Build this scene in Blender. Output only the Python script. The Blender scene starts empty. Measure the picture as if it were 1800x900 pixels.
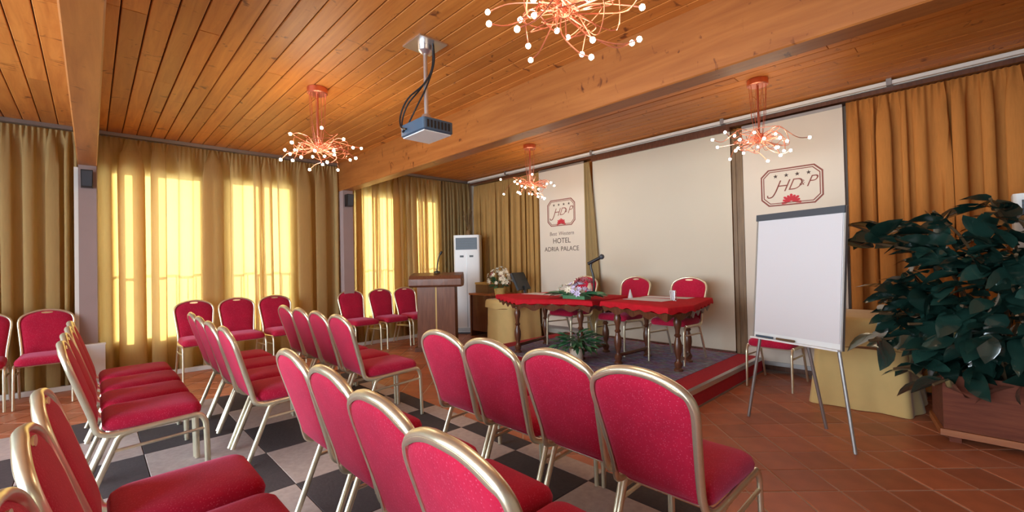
import bpy, bmesh, math, random
from mathutils import Vector, Matrix
R = math.radians
PI = math.pi
S = bpy.context.scene
COL = S.collection

# ------------------------------------------------------------------ camera
cam_d = bpy.data.cameras.new('camera')
cam_d.sensor_width = 36.0
cam_d.lens = 776.72 / 1800 * 36.0
cam_d.clip_start = 0.03
cam = bpy.data.objects.new('camera', cam_d)
COL.objects.link(cam)
_x = Vector((0.690, 0.724, -0.022))      # image right in the room
_f = Vector((-0.724, 0.690, 0.014))      # view direction
_f.normalize(); _x = (_x - _f * _x.dot(_f)).normalized()
_u = _x.cross(_f)
cam.matrix_world = Matrix(((_x.x, _u.x, -_f.x, 7.003), (_x.y, _u.y, -_f.y, -5.557), (_x.z, _u.z, -_f.z, 1.30), (0, 0, 0, 1)))
S.camera = cam

# ------------------------------------------------------------------ light, sky, exposure
S.view_settings.view_transform = 'Standard'
S.view_settings.look = 'None'
S.view_settings.gamma = 1.0
S.view_settings.use_curve_mapping = False
S.view_settings.exposure = 0.30
wd = bpy.data.worlds.new('sky'); S.world = wd
wd.use_nodes = True
wd.node_tree.nodes['Background'].inputs[0].default_value = (0.82, 0.90, 1.0, 1)
wd.node_tree.nodes['Background'].inputs[1].default_value = 12.0

sun_d = bpy.data.lights.new('sun', 'SUN')
sun_d.energy = 9.0; sun_d.color = (1.0, 0.93, 0.76); sun_d.angle = R(0.5)
sun = bpy.data.objects.new('sun', sun_d); COL.objects.link(sun)
sun.location = (-5, -3, 4)
sun.rotation_euler = Vector((1.0, 0.03, -0.21)).to_track_quat('-Z', 'Y').to_euler()

def portal(name, loc, sx, sy, rot):
    d = bpy.data.lights.new(name, 'AREA'); d.shape = 'RECTANGLE'; d.size = sx; d.size_y = sy
    d.cycles.is_portal = True
    o = bpy.data.objects.new(name, d); COL.objects.link(o); o.location = loc; o.rotation_euler = rot
    return o
portal('window_portal', (4.3, -8.66, 1.45), 7.0, 2.6, (R(90), 0, 0))

H = 2.96
YB, XR = -8.6, 9.6            # the room behind and right of the camera
ZS = 0.17                     # stage height

# ------------------------------------------------------------------ materials
def nt(name):
    m = bpy.data.materials.new(name); m.use_nodes = True
    t = m.node_tree; b = t.nodes['Principled BSDF']
    return m, t, b
def N(t, kind, **kw):
    n = t.nodes.new(kind)
    for k, v in kw.items():
        if k in n.inputs: n.inputs[k].default_value = v
        else: setattr(n, k, v)
    return n
def mat(name, col, rough=0.6, metal=0.0, noise=0.0, scale=40, bump=0.0, coat=0.0, sheen=0.0, trans=0.0, emit=0.0, spec=0.5):
    m, t, b = nt(name)
    c = (*col, 1)
    b.inputs['Base Color'].default_value = c
    b.inputs['Roughness'].default_value = rough
    b.inputs['Metallic'].default_value = metal
    b.inputs['Specular IOR Level'].default_value = spec
    b.inputs['Coat Weight'].default_value = coat
    b.inputs['Sheen Weight'].default_value = sheen
    b.inputs['Transmission Weight'].default_value = trans
    if emit:
        b.inputs['Emission Color'].default_value = c; b.inputs['Emission Strength'].default_value = emit
    if noise or bump:
        tc = N(t, 'ShaderNodeTexCoord')
        nz = N(t, 'ShaderNodeTexNoise', Scale=scale, Detail=5.0)
        t.links.new(tc.outputs['Object'], nz.inputs['Vector'])
        if noise:
            mx = N(t, 'ShaderNodeMix', data_type='RGBA')
            mx.inputs[6].default_value = tuple(max(0, x * (1 - noise)) for x in col) + (1,)
            mx.inputs[7].default_value = tuple(min(1, x * (1 + noise)) for x in col) + (1,)
            t.links.new(nz.outputs[0], mx.inputs[0]); t.links.new(mx.outputs[2], b.inputs['Base Color'])
        if bump:
            bp = N(t, 'ShaderNodeBump', Strength=bump, Distance=0.004)
            t.links.new(nz.outputs[0], bp.inputs['Height']); t.links.new(bp.outputs[0], b.inputs['Normal'])
    return m
def wood(name, c1, c2, rough=0.45, axis=0, grain=1.0, rand=0.18, coat=0.0, knots=False):
    m, t, b = nt(name)
    tc = N(t, 'ShaderNodeTexCoord'); oi = N(t, 'ShaderNodeObjectInfo')
    mp = N(t, 'ShaderNodeMapping'); sc = [9 * grain] * 3; sc[axis] = 0.7 * grain
    mp.inputs['Scale'].default_value = sc
    ad = N(t, 'ShaderNodeVectorMath', operation='ADD'); mu = N(t, 'ShaderNodeVectorMath', operation='SCALE')
    cb = N(t, 'ShaderNodeCombineXYZ')
    for i in range(3): t.links.new(oi.outputs['Random'], cb.inputs[i])
    mu.inputs['Scale'].default_value = 37.0
    t.links.new(cb.outputs[0], mu.inputs[0]); t.links.new(tc.outputs['Object'], ad.inputs[0]); t.links.new(mu.outputs[0], ad.inputs[1])
    t.links.new(ad.outputs[0], mp.inputs[0])
    nz = N(t, 'ShaderNodeTexNoise', Scale=2.2, Detail=7.0, Roughness=0.62, Distortion=0.6)
    t.links.new(mp.outputs[0], nz.inputs['Vector'])
    cr = N(t, 'ShaderNodeValToRGB')
    cr.color_ramp.elements[0].position = 0.30; cr.color_ramp.elements[0].color = (*c2, 1)
    cr.color_ramp.elements[1].position = 0.66; cr.color_ramp.elements[1].color = (*c1, 1)
    t.links.new(nz.outputs[0], cr.inputs[0])
    hv = N(t, 'ShaderNodeHueSaturation')
    mr = N(t, 'ShaderNodeMapRange'); mr.inputs['To Min'].default_value = 1 - rand; mr.inputs['To Max'].default_value = 1 + rand
    t.links.new(oi.outputs['Random'], mr.inputs['Value']); t.links.new(mr.outputs[0], hv.inputs['Value'])
    src = cr.outputs[0]
    if knots:
        vo = N(t, 'ShaderNodeTexNoise', Scale=1.0, Detail=3.0, Roughness=0.5, Distortion=1.2)
        m2 = N(t, 'ShaderNodeMapping'); s2 = [7.0] * 3; s2[axis] = 11.0; m2.inputs['Scale'].default_value = s2
        t.links.new(ad.outputs[0], m2.inputs[0]); t.links.new(m2.outputs[0], vo.inputs['Vector'])
        c2r = N(t, 'ShaderNodeValToRGB')
        c2r.color_ramp.elements[0].position = 0.64; c2r.color_ramp.elements[0].color = (1, 1, 1, 1)
        c2r.color_ramp.elements[1].position = 0.74; c2r.color_ramp.elements[1].color = (0.30, 0.19, 0.15, 1)
        t.links.new(vo.outputs[0], c2r.inputs[0])
        mx = N(t, 'ShaderNodeMix', data_type='RGBA', blend_type='MULTIPLY'); mx.inputs[0].default_value = 1.0
        t.links.new(cr.outputs[0], mx.inputs[6]); t.links.new(c2r.outputs[0], mx.inputs[7])
        src = mx.outputs[2]
    t.links.new(src, hv.inputs['Color']); t.links.new(hv.outputs[0], b.inputs['Base Color'])
    b.inputs['Roughness'].default_value = rough; b.inputs['Coat Weight'].default_value = coat
    bp = N(t, 'ShaderNodeBump', Strength=0.15, Distance=0.003)
    t.links.new(nz.outputs[0], bp.inputs['Height']); t.links.new(bp.outputs[0], b.inputs['Normal'])
    return m
def rnd_tint(m, amount, hue=0.0):
    """per-object value variation on a plain material"""
    t = m.node_tree; b = t.nodes['Principled BSDF']; inp = b.inputs['Base Color']
    oi = N(t, 'ShaderNodeObjectInfo'); hv = N(t, 'ShaderNodeHueSaturation')
    mr = N(t, 'ShaderNodeMapRange'); mr.inputs['To Min'].default_value = 1 - amount; mr.inputs['To Max'].default_value = 1 + amount
    t.links.new(oi.outputs['Random'], mr.inputs['Value']); t.links.new(mr.outputs[0], hv.inputs['Value'])
    if inp.links:
        s = inp.links[0].from_socket; t.links.new(s, hv.inputs['Color'])
    else: hv.inputs['Color'].default_value = inp.default_value
    t.links.new(hv.outputs[0], inp)
    return m
def cloth(name, col, trans_col, k=0.5, band=0.0):
    """thin woven curtain: part diffuse, part translucent"""
    m, t, b = nt(name); t.nodes.remove(b)
    out = t.nodes['Material Output']
    tc = N(t, 'ShaderNodeTexCoord'); mp = N(t, 'ShaderNodeMapping'); mp.inputs['Scale'].default_value = (30, 30, 3)
    nz = N(t, 'ShaderNodeTexNoise', Scale=3.0, Detail=4.0)
    t.links.new(tc.outputs['Object'], mp.inputs[0]); t.links.new(mp.outputs[0], nz.inputs['Vector'])
    mx = N(t, 'ShaderNodeMix', data_type='RGBA')
    mx.inputs[6].default_value = tuple(x * 0.82 for x in col) + (1,); mx.inputs[7].default_value = tuple(min(1, x * 1.15) for x in col) + (1,)
    t.links.new(nz.outputs[0], mx.inputs[0])
    d = N(t, 'ShaderNodeBsdfDiffuse'); tr = N(t, 'ShaderNodeBsdfTranslucent'); tr.inputs[0].default_value = (*trans_col, 1)
    t.links.new(mx.outputs[2], d.inputs[0])
    ms = N(t, 'ShaderNodeMixShader'); ms.inputs[0].default_value = k
    t.links.new(d.outputs[0], ms.inputs[1]); t.links.new(tr.outputs[0], ms.inputs[2]); t.links.new(ms.outputs[0], out.inputs[0])
    return m
def pane_mat(name):
    m, t, b = nt(name); t.nodes.remove(b); out = t.nodes['Material Output']
    tr = N(t, 'ShaderNodeBsdfTransparent'); tr.inputs[0].default_value = (0.95, 0.97, 0.97, 1)
    gl = N(t, 'ShaderNodeBsdfGlossy'); gl.inputs['Roughness'].default_value = 0.03
    fr = N(t, 'ShaderNodeFresnel'); ms = N(t, 'ShaderNodeMixShader')
    t.links.new(fr.outputs[0], ms.inputs[0]); t.links.new(tr.outputs[0], ms.inputs[1]); t.links.new(gl.outputs[0], ms.inputs[2])
    t.links.new(ms.outputs[0], out.inputs[0])
    return m

def fabric_red():
    m, t, b = nt('red_fabric')
    tc = N(t, 'ShaderNodeTexCoord')
    vo = N(t, 'ShaderNodeTexVoronoi', Scale=120.0); t.links.new(tc.outputs['Object'], vo.inputs['Vector'])
    nz = N(t, 'ShaderNodeTexNoise', Scale=9.0, Detail=4.0); t.links.new(tc.outputs['Object'], nz.inputs['Vector'])
    cr = N(t, 'ShaderNodeValToRGB')
    cr.color_ramp.elements[0].position = 0.08; cr.color_ramp.elements[0].color = (0.60, 0.075, 0.14, 1)
    cr.color_ramp.elements[1].position = 0.30; cr.color_ramp.elements[1].color = (0.45, 0.006, 0.038, 1)
    t.links.new(vo.outputs['Distance'], cr.inputs[0])
    mx = N(t, 'ShaderNodeMix', data_type='RGBA', blend_type='MULTIPLY'); mx.inputs[0].default_value = 0.45
    t.links.new(cr.outputs[0], mx.inputs[6]); t.links.new(nz.outputs[0], mx.inputs[7])
    hv = N(t, 'ShaderNodeHueSaturation'); hv.inputs['Value'].default_value = 1.2
    t.links.new(mx.outputs[2], hv.inputs['Color']); t.links.new(hv.outputs[0], b.inputs['Base Color'])
    b.inputs['Roughness'].default_value = 0.85; b.inputs['Sheen Weight'].default_value = 0.38
    b.inputs['Sheen Tint'].default_value = (1, 0.40, 0.66, 1); b.inputs['Specular IOR Level'].default_value = 0.2
    bp = N(t, 'ShaderNodeBump', Strength=0.25, Distance=0.002)
    t.links.new(vo.outputs['Distance'], bp.inputs['Height']); t.links.new(bp.outputs[0], b.inputs['Normal'])
    return m

def rug_mat():
    m, t, b = nt('patterned_rug')
    tc = N(t, 'ShaderNodeTexCoord')
    mp = N(t, 'ShaderNodeMapping'); mp.inputs['Scale'].default_value = (5, 9, 5)
    t.links.new(tc.outputs['Object'], mp.inputs[0])
    vo = N(t, 'ShaderNodeTexVoronoi', Scale=2.2); t.links.new(mp.outputs[0], vo.inputs['Vector'])
    nz = N(t, 'ShaderNodeTexNoise', Scale=3.0, Detail=6.0, Roughness=0.7); t.links.new(mp.outputs[0], nz.inputs['Vector'])
    cr = N(t, 'ShaderNodeValToRGB'); e = cr.color_ramp.elements
    e[0].position = 0.30; e[0].color = (0.09, 0.10, 0.20, 1)
    e[1].position = 0.72; e[1].color = (0.52, 0.50, 0.58, 1)
    x = e.new(0.45); x.color = (0.28, 0.19, 0.29, 1)
    x = e.new(0.57); x.color = (0.27, 0.29, 0.42, 1)
    t.links.new(nz.outputs[0], cr.inputs[0])
    mx = N(t, 'ShaderNodeMix', data_type='RGBA', blend_type='MULTIPLY'); mx.inputs[0].default_value = 0.35
    t.links.new(cr.outputs[0], mx.inputs[6]); t.links.new(vo.outputs['Color'], mx.inputs[7])
    t.links.new(mx.outputs[2], b.inputs['Base Color']); b.inputs['Roughness'].default_value = 0.95
    return m

MT = {
 'plank': wood('pine_plank', (0.58, 0.225, 0.045), (0.42, 0.130, 0.020), 0.48, 0, 1.0, 0.14, knots=True),
 'beam': wood('beam_wood', (0.39, 0.140, 0.032), (0.27, 0.082, 0.016), 0.42, 0, 0.8, 0.02, knots=True),
 'gap': mat('dark_gap', (0.06, 0.018, 0.005), 0.9),
 'darkwood': wood('dark_walnut', (0.15, 0.052, 0.024), (0.075, 0.024, 0.011), 0.35, 2, 2.0, 0.05, coat=0.2),
 'lectern': wood('brown_oak', (0.22, 0.085, 0.042), (0.13, 0.045, 0.022), 0.4, 2, 2.0, 0.08, coat=0.1),
 'pale_wood': wood('orange_trim_wood', (0.42, 0.15, 0.05), (0.30, 0.09, 0.03), 0.4, 0, 1.5, 0.05),
 'planter': wood('mahogany_panel', (0.19, 0.048, 0.020), (0.12, 0.024, 0.010), 0.8, 0, 1.5, 0.08),
 'tile': rnd_tint(mat('terracotta', (0.42, 0.135, 0.062), 0.42, noise=0.35, scale=7, bump=0.08), 0.16),
 'grout': mat('grout', (0.50, 0.36, 0.29), 0.9, noise=0.2),
 'car_d': rnd_tint(mat('carpet_dark', (0.052, 0.040, 0.042), 0.95, noise=0.35, scale=60, bump=0.3), 0.12),
 'car_l': rnd_tint(mat('carpet_light', (0.42, 0.345, 0.315), 0.95, noise=0.25, scale=30, bump=0.3), 0.08),
 'red': fabric_red(),
 'stage_red': mat('red_carpet', (0.42, 0.014, 0.030), 0.92, noise=0.3, scale=60, bump=0.2),
 'table_red': mat('red_cloth', (0.46, 0.010, 0.020), 0.85, noise=0.25, scale=20, spec=0.15),
 'rug': rug_mat(),
 'gold': mat('champagne_metal', (0.80, 0.75, 0.56), 0.32, 0.85, noise=0.1, scale=25),
 'chrome': mat('brushed_metal', (0.72, 0.73, 0.75), 0.3, 0.9),
 'grey_metal': mat('grey_metal', (0.35, 0.34, 0.33), 0.4, 0.7),
 'copper': mat('copper', (0.80, 0.30, 0.20), 0.28, 0.9),
 'bulb': mat('lit_bulb', (1.0, 0.86, 0.62), 0.3, emit=45.0),
 'wall': mat('plaster', (0.62, 0.55, 0.46), 0.85, noise=0.06, scale=5),
 'column': mat('lilac_plaster', (0.34, 0.25, 0.235), 0.8, noise=0.08, scale=4),
 'white': mat('white_paint', (0.78, 0.77, 0.73), 0.45),
 'plastic': mat('white_plastic', (0.72, 0.73, 0.73), 0.35),
 'black': mat('black_plastic', (0.012, 0.013, 0.015), 0.4),
 'dkgrey': mat('dark_grey', (0.05, 0.06, 0.075), 0.45),
 'bluegrey': mat('blue_grey', (0.05, 0.085, 0.13), 0.35),
 'curtain': cloth('ochre_sheer', (0.58, 0.42, 0.19), (0.80, 0.56, 0.19), 0.46),
 'curtain_b': cloth('brown_drape', (0.50, 0.195, 0.050), (0.50, 0.20, 0.04), 0.12),
 'curtain_l': cloth('olive_brown_drape', (0.46, 0.27, 0.095), (0.50, 0.28, 0.08), 0.12),
 'post': wood('olive_brown_wood', (0.20, 0.115, 0.045), (0.12, 0.065, 0.024), 0.5, 2, 2.0, 0.05),
 'curtain_o': cloth('olive_drape', (0.34, 0.245, 0.115), (0.4, 0.28, 0.10), 0.2),
 'banner': mat('banner_cloth', (0.64, 0.57, 0.48), 0.8, noise=0.03, scale=3),
 'screen': mat('screen_cloth', (0.60, 0.54, 0.43), 0.85, noise=0.03, scale=2),
 'paper': mat('paper', (0.62, 0.60, 0.62), 0.6),
 'ink': mat('brown_ink', (0.22, 0.055, 0.040), 0.7),
 'inkdark': mat('dark_ink', (0.06, 0.035, 0.03), 0.7),
 'inkred': mat('red_ink', (0.50, 0.02, 0.035), 0.7),
 'inkgrey': mat('grey_ink', (0.16, 0.12, 0.11), 0.7),
 'cream': mat('cream_cloth', (0.62, 0.44, 0.17), 0.85, noise=0.12, scale=6, sheen=0.2),
 'leaf': rnd_tint(mat('rubber_leaf', (0.014, 0.046, 0.035), 0.20, noise=0.7, scale=9, coat=1.0, spec=0.8), 0.6),
 'fern': rnd_tint(mat('fern_leaf', (0.05, 0.17, 0.075), 0.45, noise=0.3, scale=10), 0.35),
 'stem': mat('stem_brown', (0.12, 0.07, 0.03), 0.7),
 'petal': mat('cream_petal', (0.84, 0.78, 0.62), 0.6),
 'lilac': mat('lilac_petal', (0.70, 0.64, 0.86), 0.6),
 'pink': mat('dusky_petal', (0.36, 0.09, 0.11), 0.6),
 'basket': mat('straw_basket', (0.50, 0.34, 0.11), 0.8, noise=0.3, scale=50, bump=0.4),
 'wicker': mat('brown_wicker', (0.19, 0.11, 0.045), 0.8, noise=0.4, scale=50, bump=0.5),
 'added_paving': mat('added_paving', (0.16, 0.15, 0.14), 0.9, noise=0.2, scale=3),
 'soil': mat('soil', (0.04, 0.025, 0.015), 0.95, noise=0.3),
 'pot': mat('cream_pot', (0.62, 0.54, 0.42), 0.5),
 'glass': mat('clear_glass', (0.95, 0.97, 0.97), 0.03, trans=1.0),
 'pane': pane_mat('window_glass'),
}

# ------------------------------------------------------------------ mesh helpers
class MB:
    def __init__(s): s.v = []; s.f = []
    def add(s, vs, fs):
        o = len(s.v); s.v += [tuple(v) for v in vs]; s.f += [tuple(i + o for i in f) for f in fs]; return s
    def box(s, x0, x1, y0, y1, z0, z1, M=None):
        vs = [Vector((x, y, z)) for z in (z0, z1) for y in (y0, y1) for x in (x0, x1)]
        if M: vs = [M @ v for v in vs]
        return s.add(vs, [(0, 2, 3, 1), (4, 5, 7, 6), (0, 1, 5, 4), (2, 6, 7, 3), (0, 4, 6, 2), (1, 3, 7, 5)])
    def loft(s, rings, cap=True, close=True):
        n = len(rings[0]); vs = [p for r in rings for p in r]; fs = []
        for i in range(len(rings) - 1):
            for j in range(n if close else n - 1):
                a = i * n + j; b = i * n + (j + 1) % n
                fs.append((a, b, b + n, a + n))
        if cap:
            fs.append(tuple(reversed(range(n)))); fs.append(tuple(range((len(rings) - 1) * n, len(rings) * n)))
        return s.add(vs, fs)
    def lathe(s, prof, n=16, c=(0, 0, 0), M=None):
        rings = [[Vector((r * math.cos(2 * PI * k / n) + c[0], r * math.sin(2 * PI * k / n) + c[1], z + c[2])) for k in range(n)] for r, z in prof]
        if M: rings = [[M @ p for p in r] for r in rings]
        return s.loft(rings)
    def prism(s, poly, z0, z1, M=None):
        r0 = [Vector((x, y, z0)) for x, y in poly]; r1 = [Vector((x, y, z1)) for x, y in poly]
        if M: r0 = [M @ p for p in r0]; r1 = [M @ p for p in r1]
        return s.loft([r0, r1])
    def tube(s, pts, r, n=8, r2=None, up=None):
        """sweep an (elliptic) ring along a polyline; r across, r2 along 'up'"""
        pts = [Vector(p) for p in pts]; r2 = r2 or r; rings = []
        u = None
        for i, p in enumerate(pts):
            a = pts[max(i - 1, 0)]; b = pts[min(i + 1, len(pts) - 1)]
            d = (b - a).normalized()
            if u is None:
                u = Vector(up) if up else Vector((0, 0, 1))
                if abs(u.dot(d)) > 0.95: u = Vector((1, 0, 0))
            u = (u - d * u.dot(d)).normalized(); w = d.cross(u)
            rings.append([p + w * (r * math.cos(2 * PI * k / n)) + u * (r2 * math.sin(2 * PI * k / n)) for k in range(n)])
        return s.loft(rings)
    def ball(s, c, r, n=8, m=6, sz=1.0):
        c = Vector(c); rings = []
        for i in range(m + 1):
            a = PI * (i + 0.02 if i == 0 else i - 0.02 if i == m else i) / m
            rings.append([c + Vector((r * math.sin(a) * math.cos(2 * PI * k / n), r * math.sin(a) * math.sin(2 * PI * k / n), -r * sz * math.cos(a))) for k in range(n)])
        return s.loft(rings)
    def build(s, name, m, parent=None, loc=(0, 0, 0), smooth=40, fix=True):
        me = bpy.data.meshes.new(name); me.from_pydata(s.v, [], s.f)
        if fix:
            bm = bmesh.new(); bm.from_mesh(me); bmesh.ops.recalc_face_normals(bm, faces=bm.faces); bm.to_mesh(me); bm.free()
        if smooth:
            me.polygons.foreach_set('use_smooth', [True] * len(me.polygons))
            me.set_sharp_from_angle(angle=R(smooth))
        me.materials.append(MT[m])
        o = bpy.data.objects.new(name, me); COL.objects.link(o); o.location = loc
        if parent: o.parent = parent
        return o
KIDS = {}
def tag(o, label=None, cat=None, group=None, kind=None):
    if label: o['label'] = label
    if cat: o['category'] = cat
    if group: o['group'] = group
    if kind: o['kind'] = kind
    return o
def thing(name, loc, rz=0.0, label=None, cat=None, group=None):
    o = bpy.data.objects.new(name, None); o.empty_display_size = 0.1; COL.objects.link(o)
    o.location = loc; o.rotation_euler = (0, 0, rz)
    return tag(o, label, cat, group)
def copy_tree(o, parent=None):
    c = o.copy(); COL.objects.link(c)
    if parent: c.parent = parent
    for ch in [x for x in bpy.data.objects if x.parent == o]: copy_tree(ch, c)
    return c
def spline(pts, n=8):
    """Catmull-Rom through points"""
    P = [Vector(p) for p in pts]; P = [P[0] * 2 - P[1]] + P + [P[-1] * 2 - P[-2]]; out = []
    for i in range(1, len(P) - 2):
        for k in range(n):
            t = k / n; a, b, c, d = P[i - 1], P[i], P[i + 1], P[i + 2]
            out.append(0.5 * ((2 * b) + (c - a) * t + (2 * a - 5 * b + 4 * c - d) * t * t + (3 * b - a - 3 * c + d) * t ** 3))
    out.append(P[-2]); return out
def rrect(hx, hy, r, n=5):
    pts = []
    for cx, cy, a0 in ((hx - r, hy - r, 0), (-hx + r, hy - r, 90), (-hx + r, -hy + r, 180), (hx - r, -hy + r, 270)):
        for k in range(n + 1):
            a = R(a0 + 90 * k / n); pts.append((cx + r * math.cos(a), cy + r * math.sin(a)))
    return pts
def dens(poly, step):
    out = []
    for i, (x, y) in enumerate(poly):
        x2, y2 = poly[(i + 1) % len(poly)]; L = math.hypot(x2 - x, y2 - y); n = max(1, round(L / step))
        for k in range(n): out.append((x + (x2 - x) * k / n, y + (y2 - y) * k / n))
    return out

# ================================================================== SETTING
# wall with the windows (x = -0.2), openings behind the curtains
openings = [(-5.43, -4.45), (-4.20, -3.34), (-2.40, -1.56), (-1.29, -0.78)]
OZ0, OZ1 = 0.42, 2.55
wl = MB()
ys = [YB] + [v for o in openings for v in o] + [0.16]
for i in range(0, len(ys), 2): wl.box(-0.34, -0.2, ys[i], ys[i + 1], 0, H)
for a, b in openings:
    wl.box(-0.34, -0.2, a, b, 0, OZ0); wl.box(-0.34, -0.2, a, b, OZ1, H)
tag(wl.build('wall_left', 'wall', smooth=0), kind='structure')
for i, (a, b) in enumerate(openings):
    w = MB()
    w.box(-0.30, -0.25, a, a + 0.05, OZ0, OZ1); w.box(-0.30, -0.25, b - 0.05, b, OZ0, OZ1)
    w.box(-0.30, -0.25, a + 0.05, b - 0.05, OZ0, OZ0 + 0.05); w.box(-0.30, -0.25, a + 0.05, b - 0.05, OZ1 - 0.04, OZ1)
    o = tag(w.build('window_%d' % (i + 1), 'white', smooth=0), kind='structure')
    MB().box(-0.278, -0.272, a + 0.05, b - 0.05, OZ0 + 0.05, OZ1 - 0.04).build('pane', 'pane', o, smooth=0)
tag(MB().box(-0.34, XR, 0.12, 0.26, 0, H).build('wall_front', 'wall', smooth=0), kind='structure')
# rear and right walls; wide rear glazing is added out of view to supply daylight
for nm, ax in (('rear', 0), ('right', 1)):
    w = MB()
    if ax == 0:
        w.box(-0.34, XR + 0.1, YB - 0.12, YB, 0, 0.15); w.box(-0.34, XR + 0.1, YB - 0.12, YB, 2.75, H)
        w.box(-0.34, 0.8, YB - 0.12, YB, 0.15, 2.75); w.box(7.8, XR + 0.1, YB - 0.12, YB, 0.15, 2.75)
    else:
        w.box(XR, XR + 0.12, YB, 0.26, 0, H)
    tag(w.build('wall_' + nm, 'wall', smooth=0), kind='structure')
    if ax: continue
    f = MB()
    for k in range(6): x = 0.8 + k * 1.4; f.box(x - 0.03, x + 0.03, YB - 0.09, YB - 0.03, 0.15, 2.75)
    fo = tag(f.build('window_5', 'white', smooth=0), kind='structure')
    MB().box(0.8, 7.8, YB - 0.063, YB - 0.057, 0.15, 2.75).build('pane', 'pane', fo, smooth=0)

# floor: grout bed with diagonal terracotta tiles, the 300 nearest in view are single tiles
fl = tag(MB().box(-0.34, XR + 0.1, YB - 0.1, 0.26, -0.12, -0.004).build('floor', 'grout', smooth=0), kind='structure')
CX0, CX1, CY0, CY1 = 1.71, 6.015, -8.37, -3.28          # checkered carpet
SX0, SX1, SY0 = 2.45, 5.31, -2.05                        # stage
TP = 0.25; U = Vector((0.7071, 0.7071)); V = Vector((-0.7071, 0.7071)); T0 = Vector((6.10, -2.75))
tm = MB(); h = TP / 2 - 0.0055; b_ = 0.004
ring0 = [(-h, -h), (h, -h), (h, h), (-h, h)]
c45 = Matrix.Rotation(R(45), 4, 'Z')
rings = [[c45 @ Vector((x, y, -0.006)) for x, y in ring0], [c45 @ Vector((x, y, -0.002)) for x, y in ring0],
         [c45 @ Vector((x * (1 - b_ / h), y * (1 - b_ / h), 0.0)) for x, y in ring0]]
tm.loft(rings)
cands = []
for i in range(-50, 51):
    for j in range(-50, 51):
        p = T0 + U * (i * TP) + V * (j * TP)
        if not (-0.1 < p.x < XR - 0.1 and YB + 0.1 < p.y < 0.05): continue
        if CX0 + 0.12 < p.x < CX1 - 0.12 and CY0 + 0.1 < p.y < CY1 - 0.12: continue
        if SX0 + 0.15 < p.x < SX1 - 0.15 and p.y > SY0 + 0.15: continue
        d = Vector((p.x - 7.003, p.y + 5.557, -1.3)); q = d.dot(_f)
        vis = q > 0.4 and abs(d.dot(_x) / q) < 1.22 and -0.62 < d.dot(_u) / q
        cands.append((0 if vis else 1, d.length, p.x, p.y))
cands.sort()
t0 = None; rest = MB(); rng = random.Random(4)
for k, (vis, dd, x, y) in enumerate(cands):
    dz = rng.uniform(-0.0012, 0.0008)
    if k < 300:
        if t0 is None: o = t0 = tm.build('tile', 'tile', fl, smooth=0)
        else: o = t0.copy(); COL.objects.link(o)
        o.location = (x, y, dz); o.rotation_euler = (rng.uniform(-.003, .003), rng.uniform(-.003, .003), 0)
    else:
        rest.add([(v[0] + x, v[1] + y, v[2] + dz) for v in tm.v], tm.f)
tag(rest.build('tiles', 'tile', fl, smooth=0), kind='stuff')

# ceiling: boards running away from the window wall, split by beams
ce = tag(MB().box(-0.34, XR + 0.1, YB - 0.1, 0.26, H + 0.006, H + 0.1).build('ceiling', 'gap', smooth=0), kind='structure')
rng = random.Random(8)
bw = 0.1335; y = -5.412 - bw * 24
while y < 0.12:
    y0, y1 = y + 0.0035, min(y + bw - 0.0035, 0.12)
    x = -0.2 - rng.uniform(0, 2.5)
    while x < XR:
        L = rng.uniform(3.2, 5.2); xa = max(x, -0.2); xb = min(x + L - 0.003, XR)
        if xb - xa > 0.15 and y1 - y0 > 0.02:
            hw = (y1 - y0) / 2; hl = (xb - xa) / 2; m = MB(); e = 0.004
            m.loft([[(-hl, -hw, 0.02), (hl, -hw, 0.02), (hl, hw, 0.02), (-hl, hw, 0.02)],
                    [(-hl, -hw, e), (hl, -hw, e), (hl, hw, e), (-hl, hw, e)],
                    [(-hl + .002, -hw + e, 0), (hl - .002, -hw + e, 0), (hl - .002, hw - e, 0), (-hl + .002, hw - e, 0)]])
            m.build('ceiling_board', 'plank', ce, loc=((xa + xb) / 2, (y0 + y1) / 2, H - 0.012 + rng.uniform(-.001, .001)), smooth=0)
        x += L
    y += bw
def beam(n, y0, y1):
    m = MB(); c = 0.008; z0, z1 = 2.50, H - 0.012
    m.loft([[(x, y0, z1), (x, y0, z0 + c), (x, y0 + c, z0), (x, y1 - c, z0), (x, y1, z0 + c), (x, y1, z1)] for x in (-0.2, XR)])
    return tag(m.build('trim_%d' % n, 'beam', smooth=0), kind='structure')
beam(1, -5.66, -5.50); beam(2, -2.66, -2.49)
for n, (y0, y1) in ((3, (-5.655, -5.505)), (4, (-2.655, -2.495))):
    tag(MB().box(-0.2, 0.10, y0, y1, 0, 2.5).build('trim_%d' % n, 'column', smooth=0), kind='structure')
tag(MB().box(0.085, 0.10, -5.69, -5.656, 0, 2.47).build('trim_5', 'white', smooth=0), kind='structure')
# skirting in front of the curtain hems, per bay
k = 6
for y0, y1 in ((YB, -5.70), (-5.50, -2.66), (-2.49, -0.75)):
    tag(MB().box(0.085, 0.105, y0, y1, 0, 0.055).build('baseboard_left' if k == 6 else 'trim_%d' % k, 'white', smooth=0), kind='structure'); k += 1
tag(MB().box(-0.1, XR, 0.085, 0.12, 0, 0.09).build('baseboard_front', 'darkwood', smooth=0), kind='structure')
# dark pelmet strip under the boards along the screen wall
tag(MB().box(0.06, XR, -0.06, 0.12, 2.845, 2.885).build('trim_9', 'darkwood', smooth=0), kind='structure')

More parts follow.
